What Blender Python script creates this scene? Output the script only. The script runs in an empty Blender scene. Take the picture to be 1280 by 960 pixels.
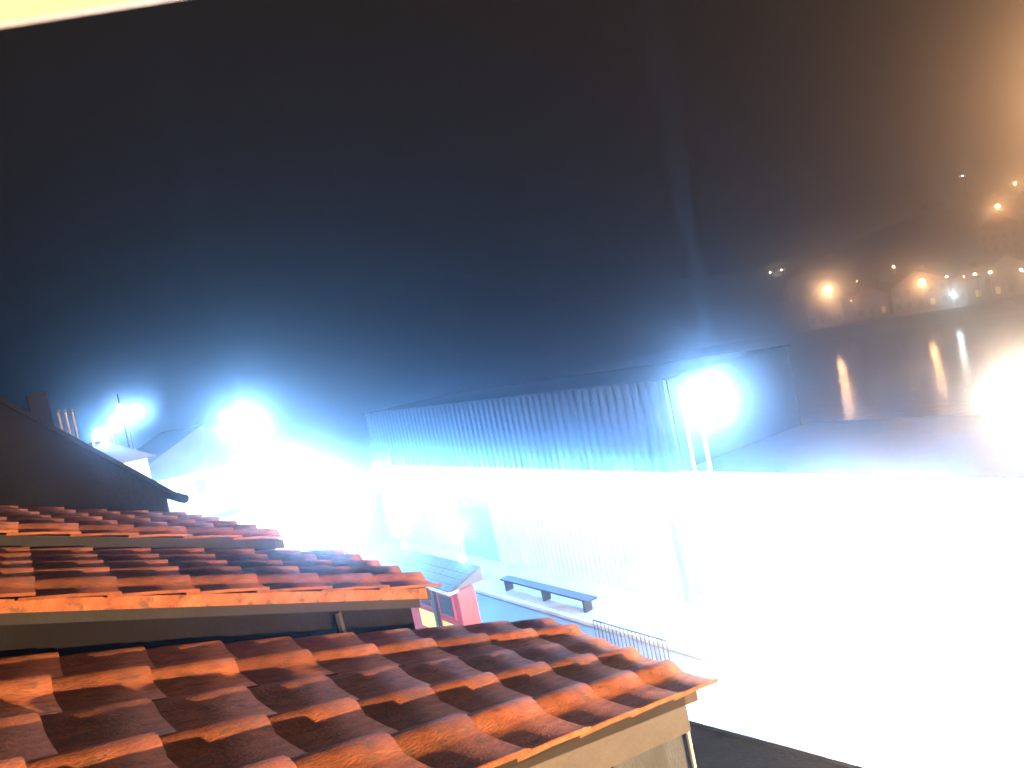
import bpy, math, random
from mathutils import Vector, Matrix

R = math.radians
rnd = random.Random(7)
scene = bpy.context.scene
COL = scene.collection

# ------------------------------------------------------------------ camera, sky, exposure
CAM = Vector((0, 0, 9.5))
cd = bpy.data.cameras.new('camera')
cam = bpy.data.objects.new('camera', cd)
COL.objects.link(cam)
right = Vector((0.79913, -0.56729, -0.19893))
up = Vector((0.18622, -0.08104, 0.97916))
back = Vector((-0.57159, -0.81952, 0.04088))
m = Matrix.Identity(4)
for i in range(3):
    m[i][0], m[i][1], m[i][2], m[i][3] = right[i], up[i], back[i], CAM[i]
cam.matrix_world = m
cd.sensor_width = 36
cd.sensor_fit = 'HORIZONTAL'
cd.lens = 25.3
cd.clip_start = 0.02
cd.clip_end = 3000
cd.dof.use_dof = True
cd.dof.focus_distance = 12.0
cd.dof.aperture_fstop = 7.0
scene.camera = cam

world = bpy.data.worlds.new('World')
scene.world = world
world.use_nodes = True
wn = world.node_tree
bg = wn.nodes['Background']
sky = wn.nodes.new('ShaderNodeTexSky')
sky.sky_type = 'NISHITA'
sky.sun_disc = False
sky.sun_elevation = R(-4.0)
sky.sun_rotation = R(120)
glow = wn.nodes.new('ShaderNodeVectorMath')            # town glow under the cloud, the same all round
glow.operation = 'ADD'
glow.inputs[1].default_value = (0.40, 0.285, 0.165)
wn.links.new(sky.outputs['Color'], glow.inputs[0])
wn.links.new(glow.outputs['Vector'], bg.inputs['Color'])
bg.inputs['Strength'].default_value = 0.05

sl = bpy.data.lights.new('moon', 'SUN')
sl.energy = 0.002
sl.angle = R(0.5)
sl.color = (0.8, 0.88, 1)
so = bpy.data.objects.new('moon', sl)
COL.objects.link(so)
so.rotation_euler = (R(50), 0, R(-140))

scene.view_settings.view_transform = 'Standard'
scene.view_settings.look = 'None'
scene.view_settings.exposure = 0.0
scene.view_settings.gamma = 1.0
cy = scene.cycles
cy.use_denoising = True
cy.use_light_tree = True
cy.volume_bounces = 0
cy.max_bounces = 4
cy.diffuse_bounces = 2
cy.glossy_bounces = 2
cy.transmission_bounces = 2
cy.transparent_max_bounces = 8
cy.caustics_reflective = False
cy.caustics_refractive = False
cy.sample_clamp_direct = 0.0
cy.use_adaptive_sampling = False
cy.sample_clamp_indirect = 4.0

HAZE = 0.009
HAZE_G = 0.965
COLD = (0.13, 0.40, 1.0)
WHITE = (0.24, 0.52, 1.0)
WARM = (1.0, 0.80, 0.58)
SODIUM = (1.0, 0.52, 0.22)

# ------------------------------------------------------------------ helpers
class MB:
    def __init__(s):
        s.v = []; s.f = []
    def quad(s, a, b, c, d):
        n = len(s.v); s.v += [tuple(a), tuple(b), tuple(c), tuple(d)]; s.f.append((n, n+1, n+2, n+3)); return s
    def hexa(s, p):
        # p: 8 points, bottom ring 0-3, top ring 4-7 (ccw seen from above)
        n = len(s.v); s.v += [tuple(q) for q in p]
        for f in ((3,2,1,0),(4,5,6,7),(0,1,5,4),(1,2,6,5),(2,3,7,6),(3,0,4,7)):
            s.f.append(tuple(n+i for i in f))
        return s
    def box(s, x0, x1, y0, y1, z0, z1):
        return s.hexa([(x0,y0,z0),(x1,y0,z0),(x1,y1,z0),(x0,y1,z0),(x0,y0,z1),(x1,y0,z1),(x1,y1,z1),(x0,y1,z1)])
    def prism(s, poly, axis, a, b):
        # poly: 2-D points; extruded along axis ('x','y','z') from a to b
        def mk(p, t):
            return {'x': (t, p[0], p[1]), 'y': (p[0], t, p[1]), 'z': (p[0], p[1], t)}[axis]
        n = len(s.v); k = len(poly)
        s.v += [mk(p, a) for p in poly] + [mk(p, b) for p in poly]
        s.f.append(tuple(n+i for i in range(k-1, -1, -1))); s.f.append(tuple(n+k+i for i in range(k)))
        for i in range(k):
            j = (i+1) % k
            s.f.append((n+i, n+j, n+k+j, n+k+i))
        return s
    def tube(s, pts, rads, seg=8, caps=True):
        n = len(s.v); k = len(pts); pts = [Vector(p) for p in pts]
        if not isinstance(rads, (list, tuple)): rads = [rads]*k
        for i, p in enumerate(pts):
            d = (pts[min(i+1,k-1)] - pts[max(i-1,0)]).normalized()
            a = d.cross(Vector((0,0,1)) if abs(d.z) < .9 else Vector((1,0,0))).normalized(); b = d.cross(a)
            for q in range(seg):
                t = 2*math.pi*q/seg
                s.v.append(tuple(p + (a*math.cos(t)+b*math.sin(t))*rads[i]))
        for i in range(k-1):
            for q in range(seg):
                r = (q+1) % seg
                s.f.append((n+i*seg+q, n+i*seg+r, n+(i+1)*seg+r, n+(i+1)*seg+q))
        if caps:
            s.f.append(tuple(n+q for q in range(seg-1,-1,-1))); s.f.append(tuple(n+(k-1)*seg+q for q in range(seg)))
        return s
    def ball(s, c, r, seg=8, rings=5, sq=1.0):
        n = len(s.v); c = Vector(c)
        for i in range(rings+1):
            ph = math.pi*i/rings
            for q in range(seg):
                t = 2*math.pi*q/seg
                s.v.append(tuple(c + Vector((math.sin(ph)*math.cos(t), math.sin(ph)*math.sin(t), sq*math.cos(ph)))*r))
        for i in range(rings):
            for q in range(seg):
                w = (q+1) % seg
                s.f.append((n+i*seg+q, n+(i+1)*seg+q, n+(i+1)*seg+w, n+i*seg+w))
        return s
    def mesh(s, name):
        me = bpy.data.meshes.new(name); me.from_pydata(s.v, [], s.f); me.update(); return me
    def build(s, name, mat, parent=None, smooth=False):
        me = s.mesh(name)
        if mat: me.materials.append(mat)
        if smooth:
            for p in me.polygons: p.use_smooth = True
        return link(name, me, parent)

def link(name, me, parent=None):
    o = bpy.data.objects.new(name, me); COL.objects.link(o)
    if parent: o.parent = parent
    return o

def tag(o, label=None, cat=None, group=None, kind=None):
    if label: o['label'] = label
    if cat: o['category'] = cat
    if group: o['group'] = group
    if kind: o['kind'] = kind
    return o

def thing(name, label, cat, group=None):
    return tag(link(name, None), label, cat, group)

def mat(name, base, rough=0.8, var=0.25, scale=3.0, bump=0.0, bscale=20.0, metal=0.0, objvar=0.0, streak=None, spec=0.4):
    M = bpy.data.materials.new(name); M.use_nodes = True
    nt = M.node_tree; N = nt.nodes; L = nt.links; b = N['Principled BSDF']
    b.inputs['Roughness'].default_value = rough; b.inputs['Metallic'].default_value = metal
    b.inputs['Specular IOR Level'].default_value = spec
    tc = N.new('ShaderNodeTexCoord'); src = tc.outputs['Object']
    if streak:
        mp = N.new('ShaderNodeMapping'); mp.inputs['Scale'].default_value = streak; L.new(src, mp.inputs['Vector']); src = mp.outputs['Vector']
    nz = N.new('ShaderNodeTexNoise'); nz.inputs['Scale'].default_value = scale; nz.inputs['Detail'].default_value = 6
    nz.inputs['Roughness'].default_value = 0.65
    L.new(src, nz.inputs['Vector'])
    mr = N.new('ShaderNodeMapRange'); mr.inputs['From Min'].default_value = 0.3; mr.inputs['From Max'].default_value = 0.7
    mr.inputs['To Min'].default_value = 1-var; mr.inputs['To Max'].default_value = 1+var
    L.new(nz.outputs['Fac'], mr.inputs['Value'])
    val = mr.outputs['Result']
    if objvar:
        oi = N.new('ShaderNodeObjectInfo')
        m2 = N.new('ShaderNodeMapRange'); m2.inputs['To Min'].default_value = 1-objvar; m2.inputs['To Max'].default_value = 1+objvar
        L.new(oi.outputs['Random'], m2.inputs['Value'])
        mu = N.new('ShaderNodeMath'); mu.operation = 'MULTIPLY'; L.new(val, mu.inputs[0]); L.new(m2.outputs['Result'], mu.inputs[1]); val = mu.outputs[0]
    mx = N.new('ShaderNodeVectorMath'); mx.operation = 'SCALE'; mx.inputs[0].default_value = base
    L.new(val, mx.inputs['Scale']); L.new(mx.outputs['Vector'], b.inputs['Base Color'])
    if bump:
        n2 = N.new('ShaderNodeTexNoise'); n2.inputs['Scale'].default_value = bscale; n2.inputs['Detail'].default_value = 5
        L.new(src, n2.inputs['Vector'])
        bp = N.new('ShaderNodeBump'); bp.inputs['Strength'].default_value = bump; bp.inputs['Distance'].default_value = 0.02
        L.new(n2.outputs['Fac'], bp.inputs['Height']); L.new(bp.outputs['Normal'], b.inputs['Normal'])
    return M

def emis(name, col, s):
    M = bpy.data.materials.new(name); M.use_nodes = True
    b = M.node_tree.nodes['Principled BSDF']
    b.inputs['Base Color'].default_value = (*[min(.8, c) for c in col], 1)
    b.inputs['Emission Color'].default_value = (*col, 1); b.inputs['Emission Strength'].default_value = s
    M.cycles.emission_sampling = 'NONE'
    return M

def light(kind, loc, energy, col, parent=None, radius=0.06, aim=None, cone=None, blend=0.3):
    l = bpy.data.lights.new('bulb_light', kind); l.energy = energy; l.color = col; l.shadow_soft_size = radius
    o = bpy.data.objects.new('bulb_light', l); COL.objects.link(o); o.location = loc
    if aim is not None:
        o.rotation_euler = Vector(aim).to_track_quat('-Z', 'Y').to_euler()
    if cone:
        l.spot_size = R(cone); l.spot_blend = blend
    if parent: o.parent = parent
    return o

TILE = mat('clay_pantile', (0.27, 0.105, 0.055), 0.85, 0.4, 9, 0.45, 60, objvar=0.28, spec=.15)
nt = TILE.node_tree; pb = nt.nodes['Principled BSDF']; src = pb.inputs['Base Color'].links[0].from_socket
lc = nt.nodes.new('ShaderNodeTexCoord'); ln = nt.nodes.new('ShaderNodeTexNoise'); ln.inputs['Scale'].default_value = 16; ln.inputs['Detail'].default_value = 7
oi = nt.nodes.new('ShaderNodeObjectInfo'); ad = nt.nodes.new('ShaderNodeVectorMath'); ad.operation = 'MULTIPLY_ADD'; ad.inputs[1].default_value = (37, 51, 23)
nt.links.new(oi.outputs['Random'], ad.inputs[0]); nt.links.new(lc.outputs['Object'], ad.inputs[2]); nt.links.new(ad.outputs['Vector'], ln.inputs['Vector'])
mrg = nt.nodes.new('ShaderNodeMapRange'); mrg.inputs['From Min'].default_value = .56; mrg.inputs['From Max'].default_value = .66; mrg.inputs['To Max'].default_value = .75
nt.links.new(ln.outputs['Fac'], mrg.inputs['Value'])
lm = nt.nodes.new('ShaderNodeMix'); lm.data_type = 'RGBA'; lm.inputs['B'].default_value = (.085, .075, .05, 1)       # lichen and soot patches
nt.links.new(mrg.outputs['Result'], lm.inputs['Factor']); nt.links.new(src, lm.inputs['A']); nt.links.new(lm.outputs['Result'], pb.inputs['Base Color'])
DECK = mat('roof_deck', (0.05, 0.045, 0.04), 0.9)
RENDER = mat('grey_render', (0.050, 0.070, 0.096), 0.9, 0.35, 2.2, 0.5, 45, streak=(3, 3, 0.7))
BOARD = mat('painted_board', (0.066, 0.070, 0.074), 0.7, 0.2, 3, 0.15, 30, streak=(0.6, 4, 4))
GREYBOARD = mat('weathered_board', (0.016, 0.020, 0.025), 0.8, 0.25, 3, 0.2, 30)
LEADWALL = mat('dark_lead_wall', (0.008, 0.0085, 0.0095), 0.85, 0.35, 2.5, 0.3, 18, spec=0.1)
FELT = mat('grey_roof_felt', (0.10, 0.12, 0.13), 0.9, 0.3, 4, 0.3, 40)
SLATE = mat('dark_slate', (0.045, 0.047, 0.05), 0.7, 0.3, 3)
BRICK = mat('sooty_brick', (0.010, 0.008, 0.007), 0.9, 0.3, 5, 0.3, 30, spec=0.1)
PIPE = mat('pale_pipe', (0.16, 0.16, 0.155), 0.5, 0.15)
WHITEP = mat('white_paint', (0.75, 0.75, 0.73), 0.5, 0.08)
DARKP = mat('black_paint', (0.02, 0.02, 0.022), 0.45, 0.2)
GALV = mat('galvanised_steel', (0.35, 0.36, 0.37), 0.4, 0.2, metal=0.6)
CLAD = mat('pale_cladding', (0.42, 0.46, 0.50), 0.6, 0.18, 1.2)
NAVY = mat('glare_rib_blue', (0.014, 0.020, 0.031), 0.8, 0.3, 1.5, streak=(1, 1, .15), spec=.1)  # rib blue against the black wall draws the lamps' glare streaks
NAVYDARK = mat('added_storey_black', (0.006, 0.007, 0.009), 0.9, 0.3, 1.5, spec=.05)
SHEDROOF = mat('shed_roof_sheet', (0.035, 0.04, 0.048), 0.6, 0.25, 1.5)
DOORM = mat('roller_door_paint', (0.22, 0.30, 0.38), 0.5, 0.15)
TARMAC = mat('wet_tarmac', (0.055, 0.055, 0.056), 0.45, 0.3, 0.9, 0.25, 40)
PAVE = mat('pavement_stone', (0.30, 0.29, 0.27), 0.8, 0.2, 1.5, 0.2, 30, objvar=0.12)
KERB = mat('kerb_stone', (0.33, 0.32, 0.30), 0.8, 0.2, 2)
REDP = mat('red_paint', (0.45, 0.03, 0.03), 0.45, 0.15)
CREAM = mat('cream_render', (0.62, 0.58, 0.50), 0.85, 0.15, 1.2, 0.2, 30)
WINGLASS = mat('dark_glass', (0.02, 0.025, 0.03), 0.08, 0.1, spec=0.6)
STONE = mat('harbour_stone', (0.22, 0.20, 0.17), 0.9, 0.3, 0.6, 0.4, 4)
GRASSHILL = mat('hill_grass', (0.035, 0.045, 0.02), 0.95, 0.4, 0.05)
FARWALL = mat('far_house_wall', (0.35, 0.28, 0.22), 0.9, 0.2, 0.5)
FARROOF = mat('far_pantile_roof', (0.20, 0.08, 0.05), 0.85, 0.3, 0.8)
LEAF = mat('leaf', (0.05, 0.08, 0.025), 0.8, 0.4, 2)
BARK = mat('bark', (0.08, 0.06, 0.045), 0.9, 0.3, 4)
E_COLD = emis('cold_lamp_lens', COLD, 40)
E_WHITE = emis('white_lamp_lens', WHITE, 40)
E_WARM = emis('warm_lamp_lens', WARM, 40)
E_SOD = emis('sodium_lamp_lens', SODIUM, 40)
F_SOD = emis('far_sodium_globe', (1, .45, .14), 140)
F_WARM = emis('far_warm_globe', (1, .70, .38), 110)
F_WHITE = emis('far_white_globe', (.7, .95, 1), 110)
E_YEL = emis('lit_menu_board', (0.9, 0.75, 0.12), 0.75)
E_RED = emis('red_beacon', (1.0, 0.08, 0.10), 6)
E_WIN = emis('lit_window', (1.0, 0.55, 0.2), 1.2)

# ------------------------------------------------------------------ ground and water
tag(MB().box(-60, 25.5, -60, 560, -4.5, 0).build('ground', TARMAC), kind='structure')
pv = MB().box(2.6, 4.9, -30, 90, 0.002, 0.12).build('pavement', PAVE); tag(pv, kind='structure')
kb = MB().box(4.904, 5.06, -30, 90, 0.002, 0.125).build('kerb', KERB); tag(kb, kind='structure')
pv2 = MB().box(14.6, 25.4, -30, 90, 0.002, 0.12).build('quay_pavement', PAVE); tag(pv2, kind='structure')
kb2 = MB().box(14.44, 14.596, -30, 90, 0.002, 0.125).build('kerb', KERB); tag(kb2, kind='structure')
for k in range(34):
    ln = MB().box(9.3, 9.4, -20 + k*2.6, -18.7 + k*2.6, 0.004, 0.007)
    tag(ln.build('road_marking', WHITEP), kind='structure')

W = bpy.data.materials.new('harbour_water'); W.use_nodes = True
b = W.node_tree.nodes['Principled BSDF']
b.inputs['Base Color'].default_value = (0.004, 0.006, 0.008, 1); b.inputs['Roughness'].default_value = 0.09; b.inputs['IOR'].default_value = 1.33
N = W.node_tree.nodes; L = W.node_tree.links
tc = N.new('ShaderNodeTexCoord'); mp = N.new('ShaderNodeMapping'); mp.inputs['Scale'].default_value = (1, 1, 1)
n1 = N.new('ShaderNodeTexNoise'); n1.inputs['Scale'].default_value = 0.9; n1.inputs['Detail'].default_value = 4
bp = N.new('ShaderNodeBump'); bp.inputs['Strength'].default_value = 0.5; bp.inputs['Distance'].default_value = 0.15
L.new(tc.outputs['Object'], mp.inputs['Vector']); L.new(mp.outputs['Vector'], n1.inputs['Vector'])
L.new(n1.outputs['Fac'], bp.inputs['Height']); L.new(bp.outputs['Normal'], b.inputs['Normal'])
tag(MB().box(25.504, 520, -60, 560, -5.0, -1.5).build('water', W), kind='structure')

# far shore: quay and the hill behind
tag(MB().box(150, 160, -60, 560, -4.9, 1.2).build('far_quay', STONE), kind='structure')
def hz(x, y):
    t = max(0.0, min(1.0, (x-168)/95.0)); t = t*t*(3-2*t)
    w = 26 + 6*math.sin(y*0.021+1.0) + 3*math.sin(y*0.063)
    return 1.25 + t*w + (0.8*math.sin(x*0.11)*math.sin(y*0.13))*t
hb = MB(); nx, ny = 60, 90
for i in range(nx+1):
    for j in range(ny+1):
        x = 160.002 + (510-160)*i/nx; y = -58 + 616*j/ny
        hb.v.append((x, y, hz(x, y)))
for i in range(nx):
    for j in range(ny):
        a = i*(ny+1)+j
        hb.f.append((a, a+ny+1, a+ny+2, a+1))
tag(hb.build('hill', GRASSHILL, smooth=True), kind='structure')

# ------------------------------------------------------------------ pantiled roofs
TW, TL, TH = 0.36, 0.40, 0.015
def tile_mesh(roll):
    seg = 14; mb = MB()
    def prof(t):                     # t 0..1 from the far side to the near side (towards the viewer)
        if t < 0.40: return roll*math.sin(math.pi*(t/0.40))**0.8 if 0 < t < 0.40 else 0.0
        return -0.004*math.sin(math.pi*(t-0.40)/0.60)
    rows = []
    for a, x in enumerate((0.0, TL*0.5, TL)):
        r = []
        for q in range(seg+1):
            t = q/seg
            y = 0.5 - t*1.06
            z = prof(t) + 0.018*(x/TL) + 0.004*math.sin(math.pi*x/TL)
            if q == seg: z += 0.006
            r.append((x, y, z))
        rows.append(r)
    n = 0
    for r in rows: mb.v += r
    for r in rows: mb.v += [(p[0], p[1], p[2]-TH) for p in r]
    k = seg+1
    for a in range(2):
        for q in range(seg):
            mb.f.append((a*k+q, a*k+q+1, (a+1)*k+q+1, (a+1)*k+q))
    o = 3*k
    for q in range(seg):
        mb.f.append((2*k+q, 2*k+q+1, o+2*k+q+1, o+2*k+q))
    for a in range(2):
        mb.f.append((a*k, (a+1)*k, o+(a+1)*k, o+a*k)); mb.f.append((a*k+seg, o+a*k+seg, o+(a+1)*k+seg, (a+1)*k+seg))
    me = mb.mesh('tile'); me.materials.append(TILE)
    for p in me.polygons: p.use_smooth = len(p.vertices) == 4 and abs(p.normal.x) < .7 and abs(p.normal.y) < .95
    return me
TILE_TALL, TILE_LOW = tile_mesh(0.038), tile_mesh(0.017)

def pantile_roof(parent, z0, slope, x_top, eave_near, eave_far, near, far, rows, gauge=0.34, low=()):
    """near / far: functions x -> y of the near verge and the far edge; eave_near / eave_far: eave x at both"""
    s = math.sqrt(1+slope*slope); deck = MB()
    zt = lambda x: z0 - slope*x - 0.045
    ex0, ex1 = eave_near-0.06, eave_far-0.06
    top = [(x_top, near(x_top)+.05), (ex0, near(ex0)+.05), (ex1, far(ex1)-.01), (x_top, far(x_top)-.01)]
    deck.hexa([(x, y, zt(x)-0.07) for x, y in top] + [(x, y, zt(x)) for x, y in top])
    roof = deck.build('roof', DECK, parent)
    for j in range(rows):
        v0, v1 = j/rows, (j+1)/rows; vm = (v0+v1)/2
        ex = eave_near + (eave_far-eave_near)*vm
        i = 0
        while True:
            xb = ex - (i*gauge)/s              # x of the tile's lower end
            xt = xb - TL/s
            if xt < x_top: break
            def P(x, v):
                y = near(x)*(1-v) + far(x)*v
                return Vector((x, y, z0 - slope*x))
            a, bb = P(xt, vm), P(xb, vm)
            ax = (bb-a).normalized()
            wid = (P((xt+xb)/2, v1) - P((xt+xb)/2, v0)).length
            nrm = Vector((slope, 0, 1)).normalized()
            ay = nrm.cross(ax)
            jt = rnd.uniform(-0.012, 0.012)
            ax2 = (ax + ay*jt).normalized(); ay2 = nrm.cross(ax2); 
            nn = (nrm + ay2*rnd.uniform(-.015, .015)).normalized()
            M4 = Matrix.Identity(4)
            org = a + nrm*(-0.03 + rnd.uniform(-.003, .003))
            for q in range(3):
                M4[q][0], M4[q][1], M4[q][2], M4[q][3] = ax2[q], ay2[q]*wid, nn[q], org[q]
            t = link('tile', TILE_LOW if j in low else TILE_TALL, roof); t.matrix_world = M4
            i += 1
    return roof

# --- nearest house: skewed gable facing the camera
skew = (2.33-1.95)/(2.28-0.87)
nearA = lambda x: 1.95 + skew*(x-0.87)
hA = thing('terraced_house', 'nearest house with pantile roof and grey gable at the bottom of the picture', 'house', 'terrace of pantiled houses')
zA = lambda x: 8.61 - 0.325*x
pantile_roof(hA, 8.61, 0.325, -2.2, 2.42, 2.60, lambda x: nearA(x), lambda x: 3.86, 5, low=(2, 4))
gx = lambda x, o: (x, nearA(x)+o)
def skewslab(x0, x1, o0, o1, zb0, zb1, zt0, zt1):
    p = [(x0, nearA(x0)+o0), (x1, nearA(x1)+o0), (x1, nearA(x1)+o1), (x0, nearA(x0)+o1)]
    return MB().hexa([(*p[0], zb0), (*p[1], zb1), (*p[2], zb1), (*p[3], zb0), (*p[0], zt0), (*p[1], zt1), (*p[2], zt1), (*p[3], zt0)])
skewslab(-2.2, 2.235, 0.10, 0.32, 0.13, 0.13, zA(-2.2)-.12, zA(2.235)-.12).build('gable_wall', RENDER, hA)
skewslab(-2.2, 2.25, 0.05, 0.098, zA(-2.2)-.24, zA(2.24)-.24, zA(-2.2)-.048, zA(2.24)-.048).build('bargeboard', BOARD, hA)
MB().hexa([(2.05, nearA(2.05)+.33, .13), (2.16, nearA(2.16)+.33, .13), (2.3, 3.84, .13), (2.1, 3.84, .13),
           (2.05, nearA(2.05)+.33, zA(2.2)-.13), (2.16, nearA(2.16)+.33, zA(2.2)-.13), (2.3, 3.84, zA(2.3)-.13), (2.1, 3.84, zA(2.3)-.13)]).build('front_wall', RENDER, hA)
MB().tube([(1.66, nearA(1.66)+.085, 3.0), (1.66, nearA(1.66)+.085, zA(1.66)-.25)], 0.022, 8).build('shadow_strip', DARKP, hA)  # dark tube stands in for the shadow line of the wall groove
MB().tube([(2.245, nearA(2.245)+.07, .2), (2.245, nearA(2.245)+.07, zA(2.245)-.245)], 0.010, 8).build('corner_bead', WHITEP, hA)
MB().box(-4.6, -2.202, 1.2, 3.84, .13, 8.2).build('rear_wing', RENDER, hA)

# --- second house, one step up
hB = thing('terraced_house', 'middle pantiled house with dark side wall one step above the nearest roof', 'house', 'terrace of pantiled houses')
zB = lambda x: 8.885 - 0.335*x
pantile_roof(hB, 8.885, 0.335, -1.9, 1.90, 1.90, lambda x: 3.87, lambda x: 5.52, 5)
def wallY(x0, x1, y0, y1, zf, z_low, drop):
    return MB().hexa([(x0,y0,z_low),(x1,y0,z_low),(x1,y1,z_low),(x0,y1,z_low),(x0,y0,zf(x0)-drop),(x1,y0,zf(x1)-drop),(x1,y1,zf(x1)-drop),(x0,y1,zf(x0)-drop)])
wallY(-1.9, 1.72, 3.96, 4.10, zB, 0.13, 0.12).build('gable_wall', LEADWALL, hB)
MB().hexa([(-1.9,3.91,zB(-1.9)-.16),(1.76,3.91,zB(1.76)-.16),(1.76,3.958,zB(1.76)-.16),(-1.9,3.958,zB(-1.9)-.16),
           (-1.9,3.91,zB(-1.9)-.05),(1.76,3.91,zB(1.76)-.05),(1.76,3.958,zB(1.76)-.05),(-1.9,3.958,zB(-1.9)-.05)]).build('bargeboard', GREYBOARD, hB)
vc = MB().hexa([(-1.9,3.875,zB(-1.9)-.10),(1.80,3.875,zB(1.80)-.10),(1.80,3.905,zB(1.80)-.10),(-1.9,3.905,zB(-1.9)-.10),
           (-1.9,3.875,zB(-1.9)-.038),(1.80,3.875,zB(1.80)-.038),(1.80,3.905,zB(1.80)-.038),(-1.9,3.905,zB(-1.9)-.038)]).build('verge_cloak', TILE, hB)
MB().box(1.56, 1.72, 4.102, 5.46, .13, 8.12).build('front_wall', RENDER, hB)
MB().tube([(1.28, 3.93, 8.05), (1.27, 3.93, zB(1.27)-.17)], 0.024, 8).build('vent_pipe', DARKP, hB)
MB().box(-4.4, -1.902, 3.96, 5.4, .13, 8.4).build('rear_wing', RENDER, hB)

# --- third house
hC = thing('terraced_house', 'third pantiled house, smallest roof, just in front of the black gable', 'house', 'terrace of pantiled houses')
zC = lambda x: 9.02 - 0.337*x
pantile_roof(hC, 9.02, 0.337, -1.7, 1.58, 1.2, lambda x: 5.52, lambda x: 7.72, 6)
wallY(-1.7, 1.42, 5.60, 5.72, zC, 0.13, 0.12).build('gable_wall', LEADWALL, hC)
MB().hexa([(-1.7,5.56,zC(-1.7)-.13),(1.45,5.56,zC(1.45)-.13),(1.45,5.598,zC(1.45)-.13),(-1.7,5.598,zC(-1.7)-.13),
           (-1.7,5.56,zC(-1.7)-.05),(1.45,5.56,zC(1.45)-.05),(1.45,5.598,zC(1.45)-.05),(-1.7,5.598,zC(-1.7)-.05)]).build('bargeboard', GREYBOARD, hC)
MB().box(0.9, 1.06, 5.722, 7.68, .13, 8.5).build('front_wall', RENDER, hC)

# --- tall house with a black gable and flues
hD = thing('gabled_house', 'tall house with black steep gable and chimney flues at the left edge', 'house')
gz = lambda x: 9.99 - 1.0*x
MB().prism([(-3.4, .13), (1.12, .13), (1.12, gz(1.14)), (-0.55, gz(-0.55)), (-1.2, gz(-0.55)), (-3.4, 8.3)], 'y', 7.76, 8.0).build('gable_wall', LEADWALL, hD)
rf = MB().hexa([(-.6,7.70,gz(-.6)-.02),(1.24,7.70,gz(1.24)-.02),(1.24,11.5,gz(1.24)-.02),(-.6,11.5,gz(-.6)-.02),
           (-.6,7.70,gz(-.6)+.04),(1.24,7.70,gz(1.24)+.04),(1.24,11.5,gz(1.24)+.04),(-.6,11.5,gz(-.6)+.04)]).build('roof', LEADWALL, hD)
MB().box(.9, 1.1, 8.002, 11.4, .13, gz(1.1)-.05).build('front_wall', RENDER, hD)
MB().tube([(1.27, 7.78, 8.74), (1.27, 11.5, 8.74)], .05, 8).build('gutter', LEADWALL, hD)
ch = MB().box(0.20, .36, 8.1, 8.5, 9.5, 10.03).build('chimney', BRICK, hD)
for q, xx in enumerate((0.40, 0.455, 0.51)):
    fl = MB().tube([(xx, 7.9, gz(xx)-.1), (xx, 7.9, 9.80-.01*q), (xx+.012, 7.88, 9.82-.01*q)], [.013, .013, .016], 8).build('flue', PIPE, hD)

# ------------------------------------------------------------------ street lamps
def street_lamp(label, x, y, z, zb, energy, col, lens, reach=(0.5, 0), group='street lamps', spike_beam=None, down=None, pole=0.06):
    """pole beside the lamp, bracket arm and head; the bulb hangs under the head"""
    t = thing('street_lamp', label, 'street lamp', group)
    px, py = x-reach[0], y-reach[1]
    MB().tube([(px,py,zb), (px,py,zb+.9), (px,py,zb+.95), (px,py,z+.05)], [pole*1.5, pole*1.5, pole, pole*.8], 10).build('pole', GALV, t)
    MB().tube([(px,py,z+.05), (px+reach[0]*.3,py+reach[1]*.3,z+.18), (x,y,z+.16)], pole*.5, 8).build('arm', GALV, t)
    h = MB().prism([(-.28,0),(-.2,.1),(.2,.12),(.3,.04),(.3,0)], 'y', -.11, .11).build('head', GALV, t)
    h.location = (x, y, z+.10)
    MB().box(x-.2, x+.22, y-.09, y+.09, z+.075, z+.098).build('lens', lens, t)
    if energy: light('POINT', (x, y, z), energy, col, t, 0.05)
    if down: light('SPOT', (x, y, z-.02), down, col, t, 0.08, (0,0,-1), 150, 0.5)
    if spike_beam: light('SPOT', (x, y-.25, z+.25), spike_beam[0], col, t, 0.05, spike_beam[2], spike_beam[1], 0.6)  # added narrow spot, stands in for the glare spike above the lamp
    return t

# ------------------------------------------------------------------ market shed with its row of lamps
shed = thing('market_shed', 'long ribbed market shed with a row of blue-white lamps along its eave', 'shed')
MB().box(17.3, 24.0, 4.0, 40.5, .122, 4.6).build('wall', CLAD, shed)
for k in range(122):
    y = 4.1 + k*0.3
    MB().box(17.255, 17.299, y, y+.11, .13, 4.55).build('cladding_rib', CLAD, shed)
MB().box(16.95, 24.3, 3.7, 16.1, 4.604, 4.74).build('roof', SHEDROOF, shed)
MB().box(17.3, 24.0, 16.2, 40.5, 4.604, 7.7).build('added_upper_wall', NAVYDARK, shed)  # added upper storey; its ribs stand in for streaks of lamp glare
rib = MB().box(17.16, 17.298, 0, .17, 4.62, 7.69).mesh('glare_rib'); rib.materials.append(NAVY)
for k in range(57):
    o = link('glare_rib', rib, shed); o.location.y = 16.25 + k*.425
MB().box(17.2, 24.1, 16.15, 40.6, 7.704, 7.76).build('added_upper_roof', NAVYDARK, shed)
MB().box(16.93, 16.949, 3.7, 16.1, 4.5, 4.76).build('fascia', WHITEP, shed)
for (y0, y1) in ((8, 11), (14, 17), (28.5, 31.5)):
    d = MB().box(17.20, 17.25, y0, y1, .13, 3.1).build('roller_door', DOORM, shed)
    for k in range(14):
        MB().box(17.185, 17.199, y0+.03, y1-.03, .2+k*.2, .33+k*.2).build('slat', DOORM, d)
lampm = MB().tube([(0,0,.04),(0,0,.13)], [.07,.05], 8).mesh('lamp'); lampm.materials.append(GALV)
lensm = MB().ball((0,0,.035), .05, 8, 4, .5).mesh('lens'); lensm.materials.append(E_COLD)
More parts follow.
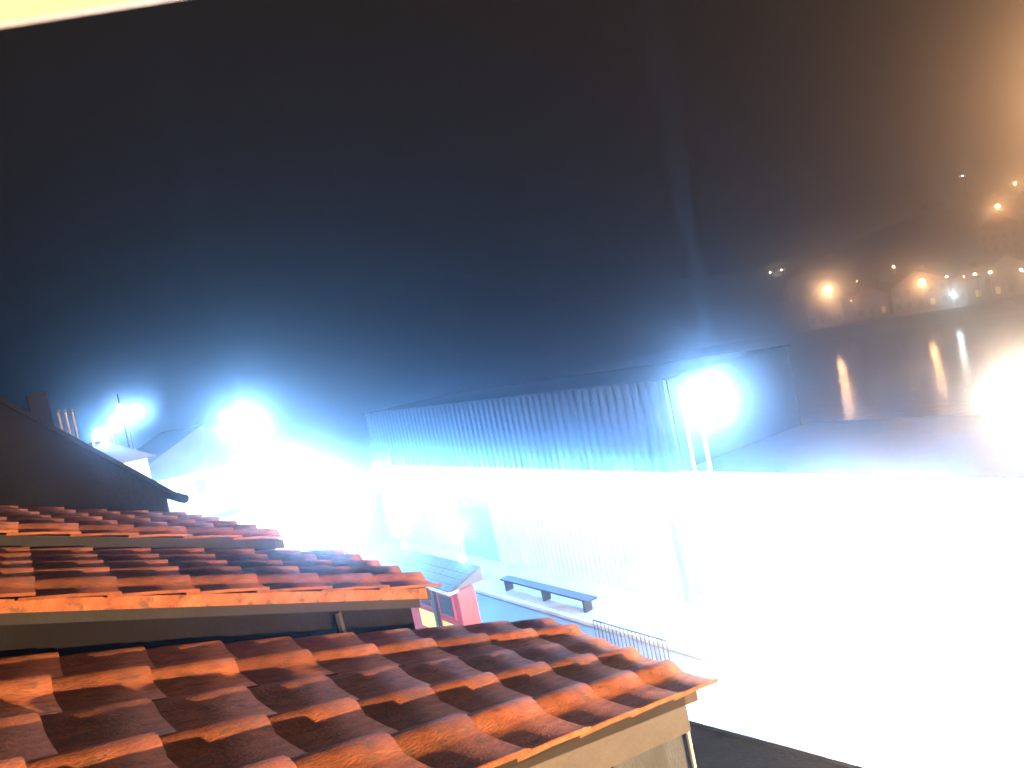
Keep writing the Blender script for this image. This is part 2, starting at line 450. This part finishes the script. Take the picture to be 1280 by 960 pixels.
for k in range(42):
    y = 5.0 + k*.85
    o = link('lamp', lampm, shed); o.location = (16.9, y, 4.28)
    o2 = link('lens', lensm, o)
    p = rnd.uniform(.7, 1.35)
    if k % 3 == 1:
        light('POINT', (16.86, y, 4.22), 1700*p, COLD, shed, .04)

# ------------------------------------------------------------------ lamps on the street and quay
street_lamp('tall white floodlight mast on the quay right of centre', 15.6, 13.2, 7.15, 0.12, 4200, WHITE, E_WHITE, (0.5,0), spike_beam=(150000, 3.2, (-.67,-.57,.55)))
street_lamp('tall white street lamp above the far end of the street at left', 10.4, 41, 8.4, 0.0, 7500, WHITE, E_WHITE, (0.6,0), spike_beam=(150000, 3.2, (-.22,-.86,.5)))
street_lamp('added white fill lamp over the road beyond the pantile roofs', 9.0, 26, 5.0, 0.0, 9000, WHITE, E_WHITE, (.6,0))  # added lamp, whitens the street between the houses and the shed
street_lamp('added white fill lamp at the left end of the long shed', 12.2, 36, 4.8, 0.0, 7000, WHITE, E_WHITE, (.6,0))  # added lamp, fills the dark gap left of the shed
street_lamp('white lamp beside the shed door near the right', 15.4, 9.2, 3.5, .12, 9000, WARM, E_WARM, (.5,0))
street_lamp('warm lamp post at the lower right over the road', 11.2, 5.9, 4.1, 0.0, 18000, WARM, E_WARM, (.5,0), down=14000)
street_lamp('added white fill lamp on the near pavement below the nearest eave', 6.0, 7.0, 4.2, 0.0, 12000, (1,.9,.8), E_WARM, (-.5,0))  # added lamp hidden by the roof, brightens the road past the eave
street_lamp('warm street lamp at the right edge', 12.2, 3.9, 3.9, 0.0, 22000, WARM, E_WARM, (.5,0))
street_lamp('small warm lamp high at the right edge', 13.6, 4.7, 7.1, 0.0, 2800, WARM, E_WARM, (.5,0))
street_lamp('tall sodium street lamp just beyond the right edge', 24.8, 5.4, 7.2, 0.12, 5500, (1,.50,.21), E_SOD, (.5,0))
street_lamp('sodium street lamp behind the viewpoint', 6.0, -7.9, 7.3, 0.0, 32000, SODIUM, E_SOD, (-.5,0))

# ------------------------------------------------------------------ red kiosk
ks = thing('food_kiosk', 'red painted food kiosk with two yellow lit panels and slate roof', 'kiosk')
KX = 10.0
MB().box(KX, KX+0.6, 19.4, 26.5, .004, 2.75).build('wall', REDP, ks)
for (y0, y1, z0, z1, mt, nm) in ((19.75, 20.75, 1.15, 1.62, E_YEL, 'menu_board'), (21.2, 22.3, 1.15, 1.75, E_YEL, 'menu_board'), (19.8, 20.7, 1.85, 2.5, WINGLASS, 'window'), (21.3, 22.2, 1.95, 2.5, WINGLASS, 'window')):
    w = MB().box(KX-.03, KX-.002, y0, y1, z0, z1).build(nm, mt, ks)
    f = MB()
    for a in ((y0-.06, y1+.06, z0-.06, z0), (y0-.06, y1+.06, z1, z1+.06), (y0-.06, y0, z0, z1), (y1, y1+.06, z0, z1)):
        f.box(KX-.05, KX-.004, *a)
    f.build('frame', REDP, w)
MB().box(KX-.12, KX-.002, 20.86, 21.06, .01, 2.7).build('post', DARKP, ks)
MB().box(KX-.35, KX-.002, 19.3, 26.5, 2.76, 2.84).build('awning', WHITEP, ks)
kr = MB().prism([(KX-.3, 2.842), (KX+.9, 2.842), (KX+.9, 3.25)], 'y', 19.25, 26.7).build('roof', SLATE, ks)
sm = MB().hexa([(0,0,0),(.30,0,.10),(.30,.36,.10),(0,.36,0),(0,0,.03),(.30,0,.12),(.30,.36,.12),(0,.36,.03)]).mesh('slate'); sm.materials.append(SLATE)
for i in range(4):
    for j in range(20):
        o = link('slate', sm, kr); o.location = (KX-.32+i*.258, 19.27+j*.37+(0.0 if i % 2 else .0), 2.85+i*.088)
for yy in (20.2, 24.4):
    f = MB().ball((KX+.85, yy, 3.42), .12, 8, 5, 1.3).build('roof_lamp', E_WHITE, ks)
    light('POINT', (KX+.8, yy, 4.4), 500, WHITE, ks, .05)

# ------------------------------------------------------------------ railings and bench on the quay
def railing(label, x, y0, y1, zb):
    t = thing('railing', label, 'railing')
    MB().tube([(x,y0,zb+1.05),(x,y1,zb+1.05)], .025, 6).build('top_rail', DARKP, t)
    MB().tube([(x,y0,zb+.15),(x,y1,zb+.15)], .02, 6).build('bottom_rail', DARKP, t)
    bm = MB().tube([(0,0,.15),(0,0,1.05)], .016, 5).mesh('bar'); bm.materials.append(DARKP)
    n = int((y1-y0)/.16)
    for k in range(n+1):
        o = link('bar', bm, t); o.location = (x, y0+(y1-y0)*k/n, zb)
    return t
railing('black bar railing along the kerb near the right end of the roof', 13.2, 14.2, 17.2, 0.0)
be = thing('bench', 'long dark bench on the lit quay pavement below the shed', 'bench')
MB().box(14.9, 15.35, 19.5, 25.0, .55, .62).build('seat', DARKP, be)
for yy in (19.8, 22.2, 24.7):
    MB().box(14.95, 15.3, yy, yy+.1, .122, .55).build('leg', DARKP, be)

# ------------------------------------------------------------------ parapet by the nearest eave
pp = thing('flat_roof_bay', 'dark flat-roofed bay beyond the right corner of the grey gable', 'bay')
MB().hexa([(2.40,1.0,.13),(3.40,1.0,.13),(3.40,3.7,.13),(2.40,3.7,.13),(2.40,1.0,6.93),(3.40,1.0,6.93),(3.40,3.7,6.64),(2.40,3.7,6.64)]).build('wall', RENDER, pp)
MB().hexa([(2.36,.96,6.935),(3.46,.96,6.935),(3.46,3.74,6.645),(2.36,3.74,6.645),(2.36,.96,6.99),(3.46,.96,6.99),(3.46,3.74,6.70),(2.36,3.74,6.70)]).build('roof', FELT, pp)
MB().tube([(3.46,.96,6.97),(3.46,3.74,6.68)], .03, 8).build('edge_roll', GALV, pp)

# ------------------------------------------------------------------ eaves of the building that carries the camera
ev = thing('eaves_board', 'pale eaves board lit by the sodium lamp in the top left corner', 'eaves')
d0 = CAM + Vector((0.0948, 1.1831, 0.5815))*0.40; d1 = CAM + Vector((0.3157, 1.0284, 0.5698))*0.40
ax = (d1-d0).normalized(); fwd = Vector((-ax.y, ax.x, 0)).normalized()
upv = ax.cross(fwd)
if upv.z < 0: upv = -upv
off = upv*.004
p0 = d0 - ax*1.2 + off; p1 = d1 + ax*.35 + off
MB().hexa([p0, p1, p1+fwd*.005, p0+fwd*.005, p0+upv*.18, p1+upv*.18, p1+fwd*.005+upv*.18, p0+fwd*.005+upv*.18]).build('fascia', WHITEP, ev)

wl = thing('fill_lamp', 'small warm lamp added behind the viewpoint to brighten the eaves board', 'lamp')  # added lamp, there only to lift the eaves board to cream
MB().box(-0.72, -0.60, -0.75, -0.70, 9.55, 9.75).build('case', DARKP, wl)
MB().ball((-0.66, -0.66, 9.65), .05, 10, 6).build('globe', E_WARM, wl)
light('POINT', (-0.66, -0.58, 9.65), 22, (1,.8,.55), wl, .04)

# ------------------------------------------------------------------ lit houses down the street
def row_house(label, x0, x1, y0, y1, h, pitch, wall, wins, lamps=()):
    t = thing('row_house', label, 'house', 'houses down the street')
    MB().box(x0, x1, y0, y1, .004, h).build('wall', wall, t)
    xm = (x0+x1)/2
    MB().prism([(x0-.25, h+.004), (x1+.25, h+.004), (xm, h+pitch)], 'y', y0-.2, y1+.2).build('roof', SLATE, t)
    for (a, c, z0, z1) in wins:
        w = MB().box(a, c, y0-.03, y0-.004, z0, z1).build('window', WINGLASS, t)
        f = MB()
        for q in ((a-.08, c+.08, z1, z1+.08), (a-.08, a, z0, z1), (c, c+.08, z0, z1), ((a+c)/2-.03, (a+c)/2+.03, z0, z1), (a, c, (z0+z1)/2-.03, (z0+z1)/2+.03)):
            f.box(q[0], q[1], y0-.07, y0-.032, q[2], q[3])
        f.build('frame', WHITEP, w)
        MB().box(a-.15, c+.15, y0-.16, y0-.005, z0-.1, z0-.004).build('sill', WHITEP, w)
    for (a, z) in lamps:  # added lamps that push the facade up to white
        w = MB().tube([(a, y0, z+.25), (a, y0-.5, z+.32), (a, y0-.62, z+.12)], [.03, .03, .09], 8).build('fill_lamp', GALV, t)
        MB().ball((a, y0-.62, z+.10), .06, 8, 5).build('bulb', E_WHITE, w)
        light('POINT', (a, y0-.72, z-.02), 1200, WHITE, t, .05)
    return t
r1 = row_house('cream lit house with sash windows and ledge behind the black gable', 2.6, 8.6, 28, 36, 7.6, 1.6, CREAM,
          [(5.0, 5.8, 6.3, 7.3), (6.4, 7.2, 6.0, 7.0), (7.5, 8.2, 5.6, 6.8)], ((4.4, 6.9), (6.1, 7.1), (7.35, 5.1), (8.4, 7.2)))
MB().box(4.8, 6.6, 27.7, 27.998, 5.75, 5.95).build('ledge', SLATE, r1)
row_house('white lit cottage just past the chimney flues at left', 1.0, 2.9, 22, 27, 8.7, .7, WHITEP, [(1.9, 2.4, 8.0, 8.5)])
row_house('white house under the street lamp at the far end of the street', 8.4, 13.5, 47, 55, 7.0, 2.2, CREAM, [(9.4, 10.2, 4.6, 6.0), (11.2, 12.0, 4.6, 6.0)], ((8.9, 4.5), (10.7, 4.2), (12.8, 4.5)))
row_house('last pale house on the bend beyond the lamp', 13.8, 18.5, 60, 68, 6.0, 2.4, CREAM, [(14.8, 15.6, 3.6, 5.0), (16.6, 17.4, 3.6, 5.0)], ((14.2, 4.0), (16.1, 4.0), (18.0, 4.0)))
for lab, x, y, z, e in (('small white lamp above the chimney flues', 2.0, 25.8-4.2, 9.55, 300), ('small white lamp second from the left', 3.0, 27, 9.95, 260), ('small white lamp third from the left', 3.9, 30, 10.2, 420)):
    street_lamp(lab, x, y, z, 0, e, WHITE, E_WHITE, (.3,0), pole=.03)
bc = thing('roof_mast', 'thin mast with a small red beacon above the small white lamps', 'mast')
MB().tube([(3.35, 29, 0), (3.35, 29, 10.9)], .03, 6).build('pole', DARKP, bc)
MB().ball((3.30, 28.94, 10.42), .09, 8, 5, 1.5).build('beacon', E_RED, bc)

# flagpole beside the tall mast
fp = thing('flagpole', 'thin white flagpole left of the tall floodlight mast', 'flagpole')
MB().tube([(16.2, 14.75, .12), (16.2, 14.75, 4), (16.2, 14.75, 7.5)], [.07, .05, .02], 8).build('pole', WHITEP, fp)
MB().ball((16.2, 14.75, 7.53), .05, 8, 5).build('finial', WHITEP, fp)

# ------------------------------------------------------------------ far shore
def far_house(label, x, y, w, d, h, pitch, lit=(), rot=0, wall=FARWALL):
    z = max(1.204, hz(x, y)-.8 if x > 162 else 1.204)
    t = thing('quayside_house', label, 'house', 'houses across the harbour'); 
    MB().box(0, d, -w/2, w/2, 0, h).build('wall', wall, t)
    MB().prism([(-w/2-.2, h+.004), (w/2+.2, h+.004), (0, h+pitch)], 'x', -.2, d+.2).build('roof', FARROOF, t)
    MB().box(d*.4, d*.4+.8, -.5, .5, h+pitch*.7, h+pitch+1.0).build('chimney', BRICK, t)
    n = max(2, int(w/2.2)); st = max(1, int(h/2.8))
    for s in range(st):
        for k in range(n):
            yc = -w/2 + (k+.5)*w/n; zc = .9 + s*2.8
            MB().box(-.06, -.004, yc-.45, yc+.45, zc, zc+1.3).build('window', E_WIN if (s*n+k) in lit else WINGLASS, t)
    t.location = (x, y, z)
    return t
far_house('far quayside house lit orange by the lamp in front of it', 161, 75, 12, 8, 5.6, 3, (1,))
far_house('far quayside house left of the orange lit one', 161.5, 86, 8, 8, 5.0, 2.6, (0,))
far_house('far quayside house nearest the big orange-white light', 161, 97, 9, 8, 5.4, 2.8, ())
far_house('far quayside house beside the teal-white lamp', 161.2, 65.5, 6, 8, 4.6, 2.4, (0,))
far_house('far quayside house third from the right edge', 161, 58, 7, 8, 5.5, 2.6, (2,))
far_house('far quayside house at the right edge', 162, 50, 7, 8, 6.0, 2.8, ())
far_house('hillside house under the upper orange lamp', 206, 75, 9, 8, 7.0, 3.4, ())
far_house('hillside house lit beside the topmost orange lamp', 222, 72, 8, 8, 6.0, 3, (1,))
far_house('dark hillside house above the two yellow lights', 200, 128, 10, 8, 5.5, 3, ())
def far_lamp(label, x, y, z, energy, col, lens, r=.22):
    zb = 1.2 if x < 160 else hz(x, y)-.3
    t = thing('quay_lamp', label, 'lamp', 'lamps across the harbour')
    z = max(z, zb+1.0)
    MB().tube([(x+.5, y, zb), (x+.5, y, z+.35), (x, y, z+.35)], .07, 6).build('pole', DARKP, t)
    MB().ball((x, y, z+r+.05), r, 10, 6).build('globe', lens, t)
    if energy: light('POINT', (x-.25, y, z-.05), energy, col, t, .1)
    return t
far_lamp('left one of the pair of small yellow lights', 156, 106.1, 16.3, 0, (1,.75,.4), F_WARM, 0.15)
far_lamp('right, brighter one of the pair of small yellow lights', 156, 103, 16.2, 0, (1,.75,.4), F_WARM, 0.19)
far_lamp('big orange-white light alone over the far water', 156, 92.1, 9.2, 3500, (1,.55,.25), F_SOD, 0.50)
far_lamp('tiny lamp right of the big orange-white light', 156, 85.3, 9.9, 0, SODIUM, F_SOD, 0.10)
far_lamp('tiny low lamp right of the big orange-white light', 156, 87.3, 6.0, 0, SODIUM, F_SOD, 0.07)
far_lamp('orange lamp on the far quay left of the lit house', 156, 76.9, 11.3, 0, SODIUM, F_SOD, 0.19)
far_lamp('large orange floodlight in front of the lit house', 156, 71.7, 6.9, 1500, SODIUM, F_SOD, 0.43)
far_lamp('small white lamp above the teal-white one', 156, 67, 7.1, 0, (1,.8,.7), F_WARM, 0.19)
far_lamp('teal-white lamp low on the far quay edge', 155.5, 66.2, 3.3, 500, (.6,.95,1), F_WHITE, 0.34)
far_lamp('small orange lamp right of the teal-white one', 156, 63.9, 6.5, 0, SODIUM, F_SOD, 0.12)
far_lamp('third white lamp from the right on the far quay', 156, 61.9, 6.5, 0, (1,.75,.5), F_WARM, 0.22)
far_lamp('second white lamp from the right on the far quay', 156, 59.3, 6.3, 0, (1,.75,.5), F_WARM, 0.22)
far_lamp('rightmost white lamp on the far quay', 156, 54.2, 5.7, 0, (1,.75,.5), F_WARM, 0.22)
far_lamp('upper orange lamp on the hillside at right', 204, 73.5, 20.7, 700, SODIUM, F_SOD, 0.50)
far_lamp('topmost orange lamp on the hillside by the right edge', 214, 72.5, 26.0, 400, (1,.55,.25), F_SOD, 0.31)
far_lamp('single white light at the top of the hill', 250, 98.0, 35.4, 0, (.8,1,.9), F_WHITE, 0.22)

fm = thing('sky_glow_mast', 'sodium floodlight mast added on the hill beyond the right edge for the sky glow', 'floodlight')  # added unseen mast; its spot makes the brown glow at upper right
zb = hz(200, 33)-.3
MB().tube([(200,33,zb), (200,33,zb+12), (200,33,37)], [.5,.35,.25], 8).build('pole', GALV, fm)
for k in range(3):
    MB().box(199.3, 199.7, 31.4+k*1.2, 32.3+k*1.2, 36.6, 37.3).build('lamp_head', DARKP, fm)
light('SPOT', (199.0, 33, 37.0), 1300000, (1,.50,.22), fm, .4, (-199, -30, -27), 56, .6)

def tree(label, x, y, h, cr):
    zb = hz(x, y)-.2
    t = thing('hill_tree', label, 'tree', 'floodlit trees on the hill')
    tr = MB().tube([(0,0,0),(.1,.1,h*.35),(.15,0,h*.6)], [.35,.25,.12], 7)
    for k in range(6):
        a = k*1.05; tr.tube([(.12,.05,h*(.35+.04*k)), (math.cos(a)*cr*.6, math.sin(a)*cr*.6, h*(.55+.05*k))], [.1,.04], 5)
    tr.build('trunk', BARK, t)
    cm = MB()
    for k in range(900):
        while True:
            p = Vector((rnd.uniform(-1,1), rnd.uniform(-1,1), rnd.uniform(-1,1)))
            if p.length < 1: break
        lump = 1 + .25*math.sin(p.x*7+x)*math.sin(p.y*6)*math.cos(p.z*5)
        c = Vector((p.x*cr*lump, p.y*cr*lump, h*.68 + p.z*h*.34*lump))
        a = Vector((rnd.gauss(0,1), rnd.gauss(0,1), rnd.gauss(0,1))).normalized()*.35
        bb = a.orthogonal().normalized()*.3
        cm.quad(c-a, c-bb*.7, c+a, c+bb*.7)
    cm.build('crown', LEAF, t)
    t.location = (x, y, zb)
    return t
for lab, x, y, h, cr in (('left floodlit green tree on the dark hilltop', 240, 103.5, 6, 3.2), ('right floodlit green tree below the hilltop light', 240, 92.0, 5, 3.6), ('smaller floodlit tree at the right end of the hilltop pair', 242, 88.5, 4.5, 3)):
    tree(lab, x, y, h, cr)
    fl = thing('ground_floodlight', lab.replace('floodlit', 'lamp under the'), 'floodlight')
    fl['label'] = 'ground floodlight aimed at the ' + lab.split(' on ')[0].split(' below ')[0].split(' at ')[0]
    z = hz(x-6, y)
    MB().box(x-6.2, x-5.9, y-.2, y+.2, z+.1, z+.4).build('case', DARKP, fl)
    light('SPOT', (x-5.8, y, z+.5), 2500, (.85,1,.6), fl, .1, (5.8, 0, h*.6), 60, .5)

# ------------------------------------------------------------------ mist
HM = bpy.data.materials.new('mist'); HM.use_nodes = True
nt = HM.node_tree; nt.nodes.remove(nt.nodes['Principled BSDF'])
pvn = nt.nodes.new('ShaderNodeVolumePrincipled')
pvn.inputs['Color'].default_value = (0.92, 0.95, 1, 1)
pvn.inputs['Density'].default_value = HAZE
pvn.inputs['Anisotropy'].default_value = HAZE_G
nt.links.new(pvn.outputs['Volume'], nt.nodes['Material Output'].inputs['Volume'])
HM.cycles.volume_sampling = 'MULTIPLE_IMPORTANCE'
hzb = MB().box(-80, 540, -80, 580, -6.2, 62).build('haze', HM)
tag(hzb, 'thin night mist lying over the whole harbour', 'mist', kind='stuff')
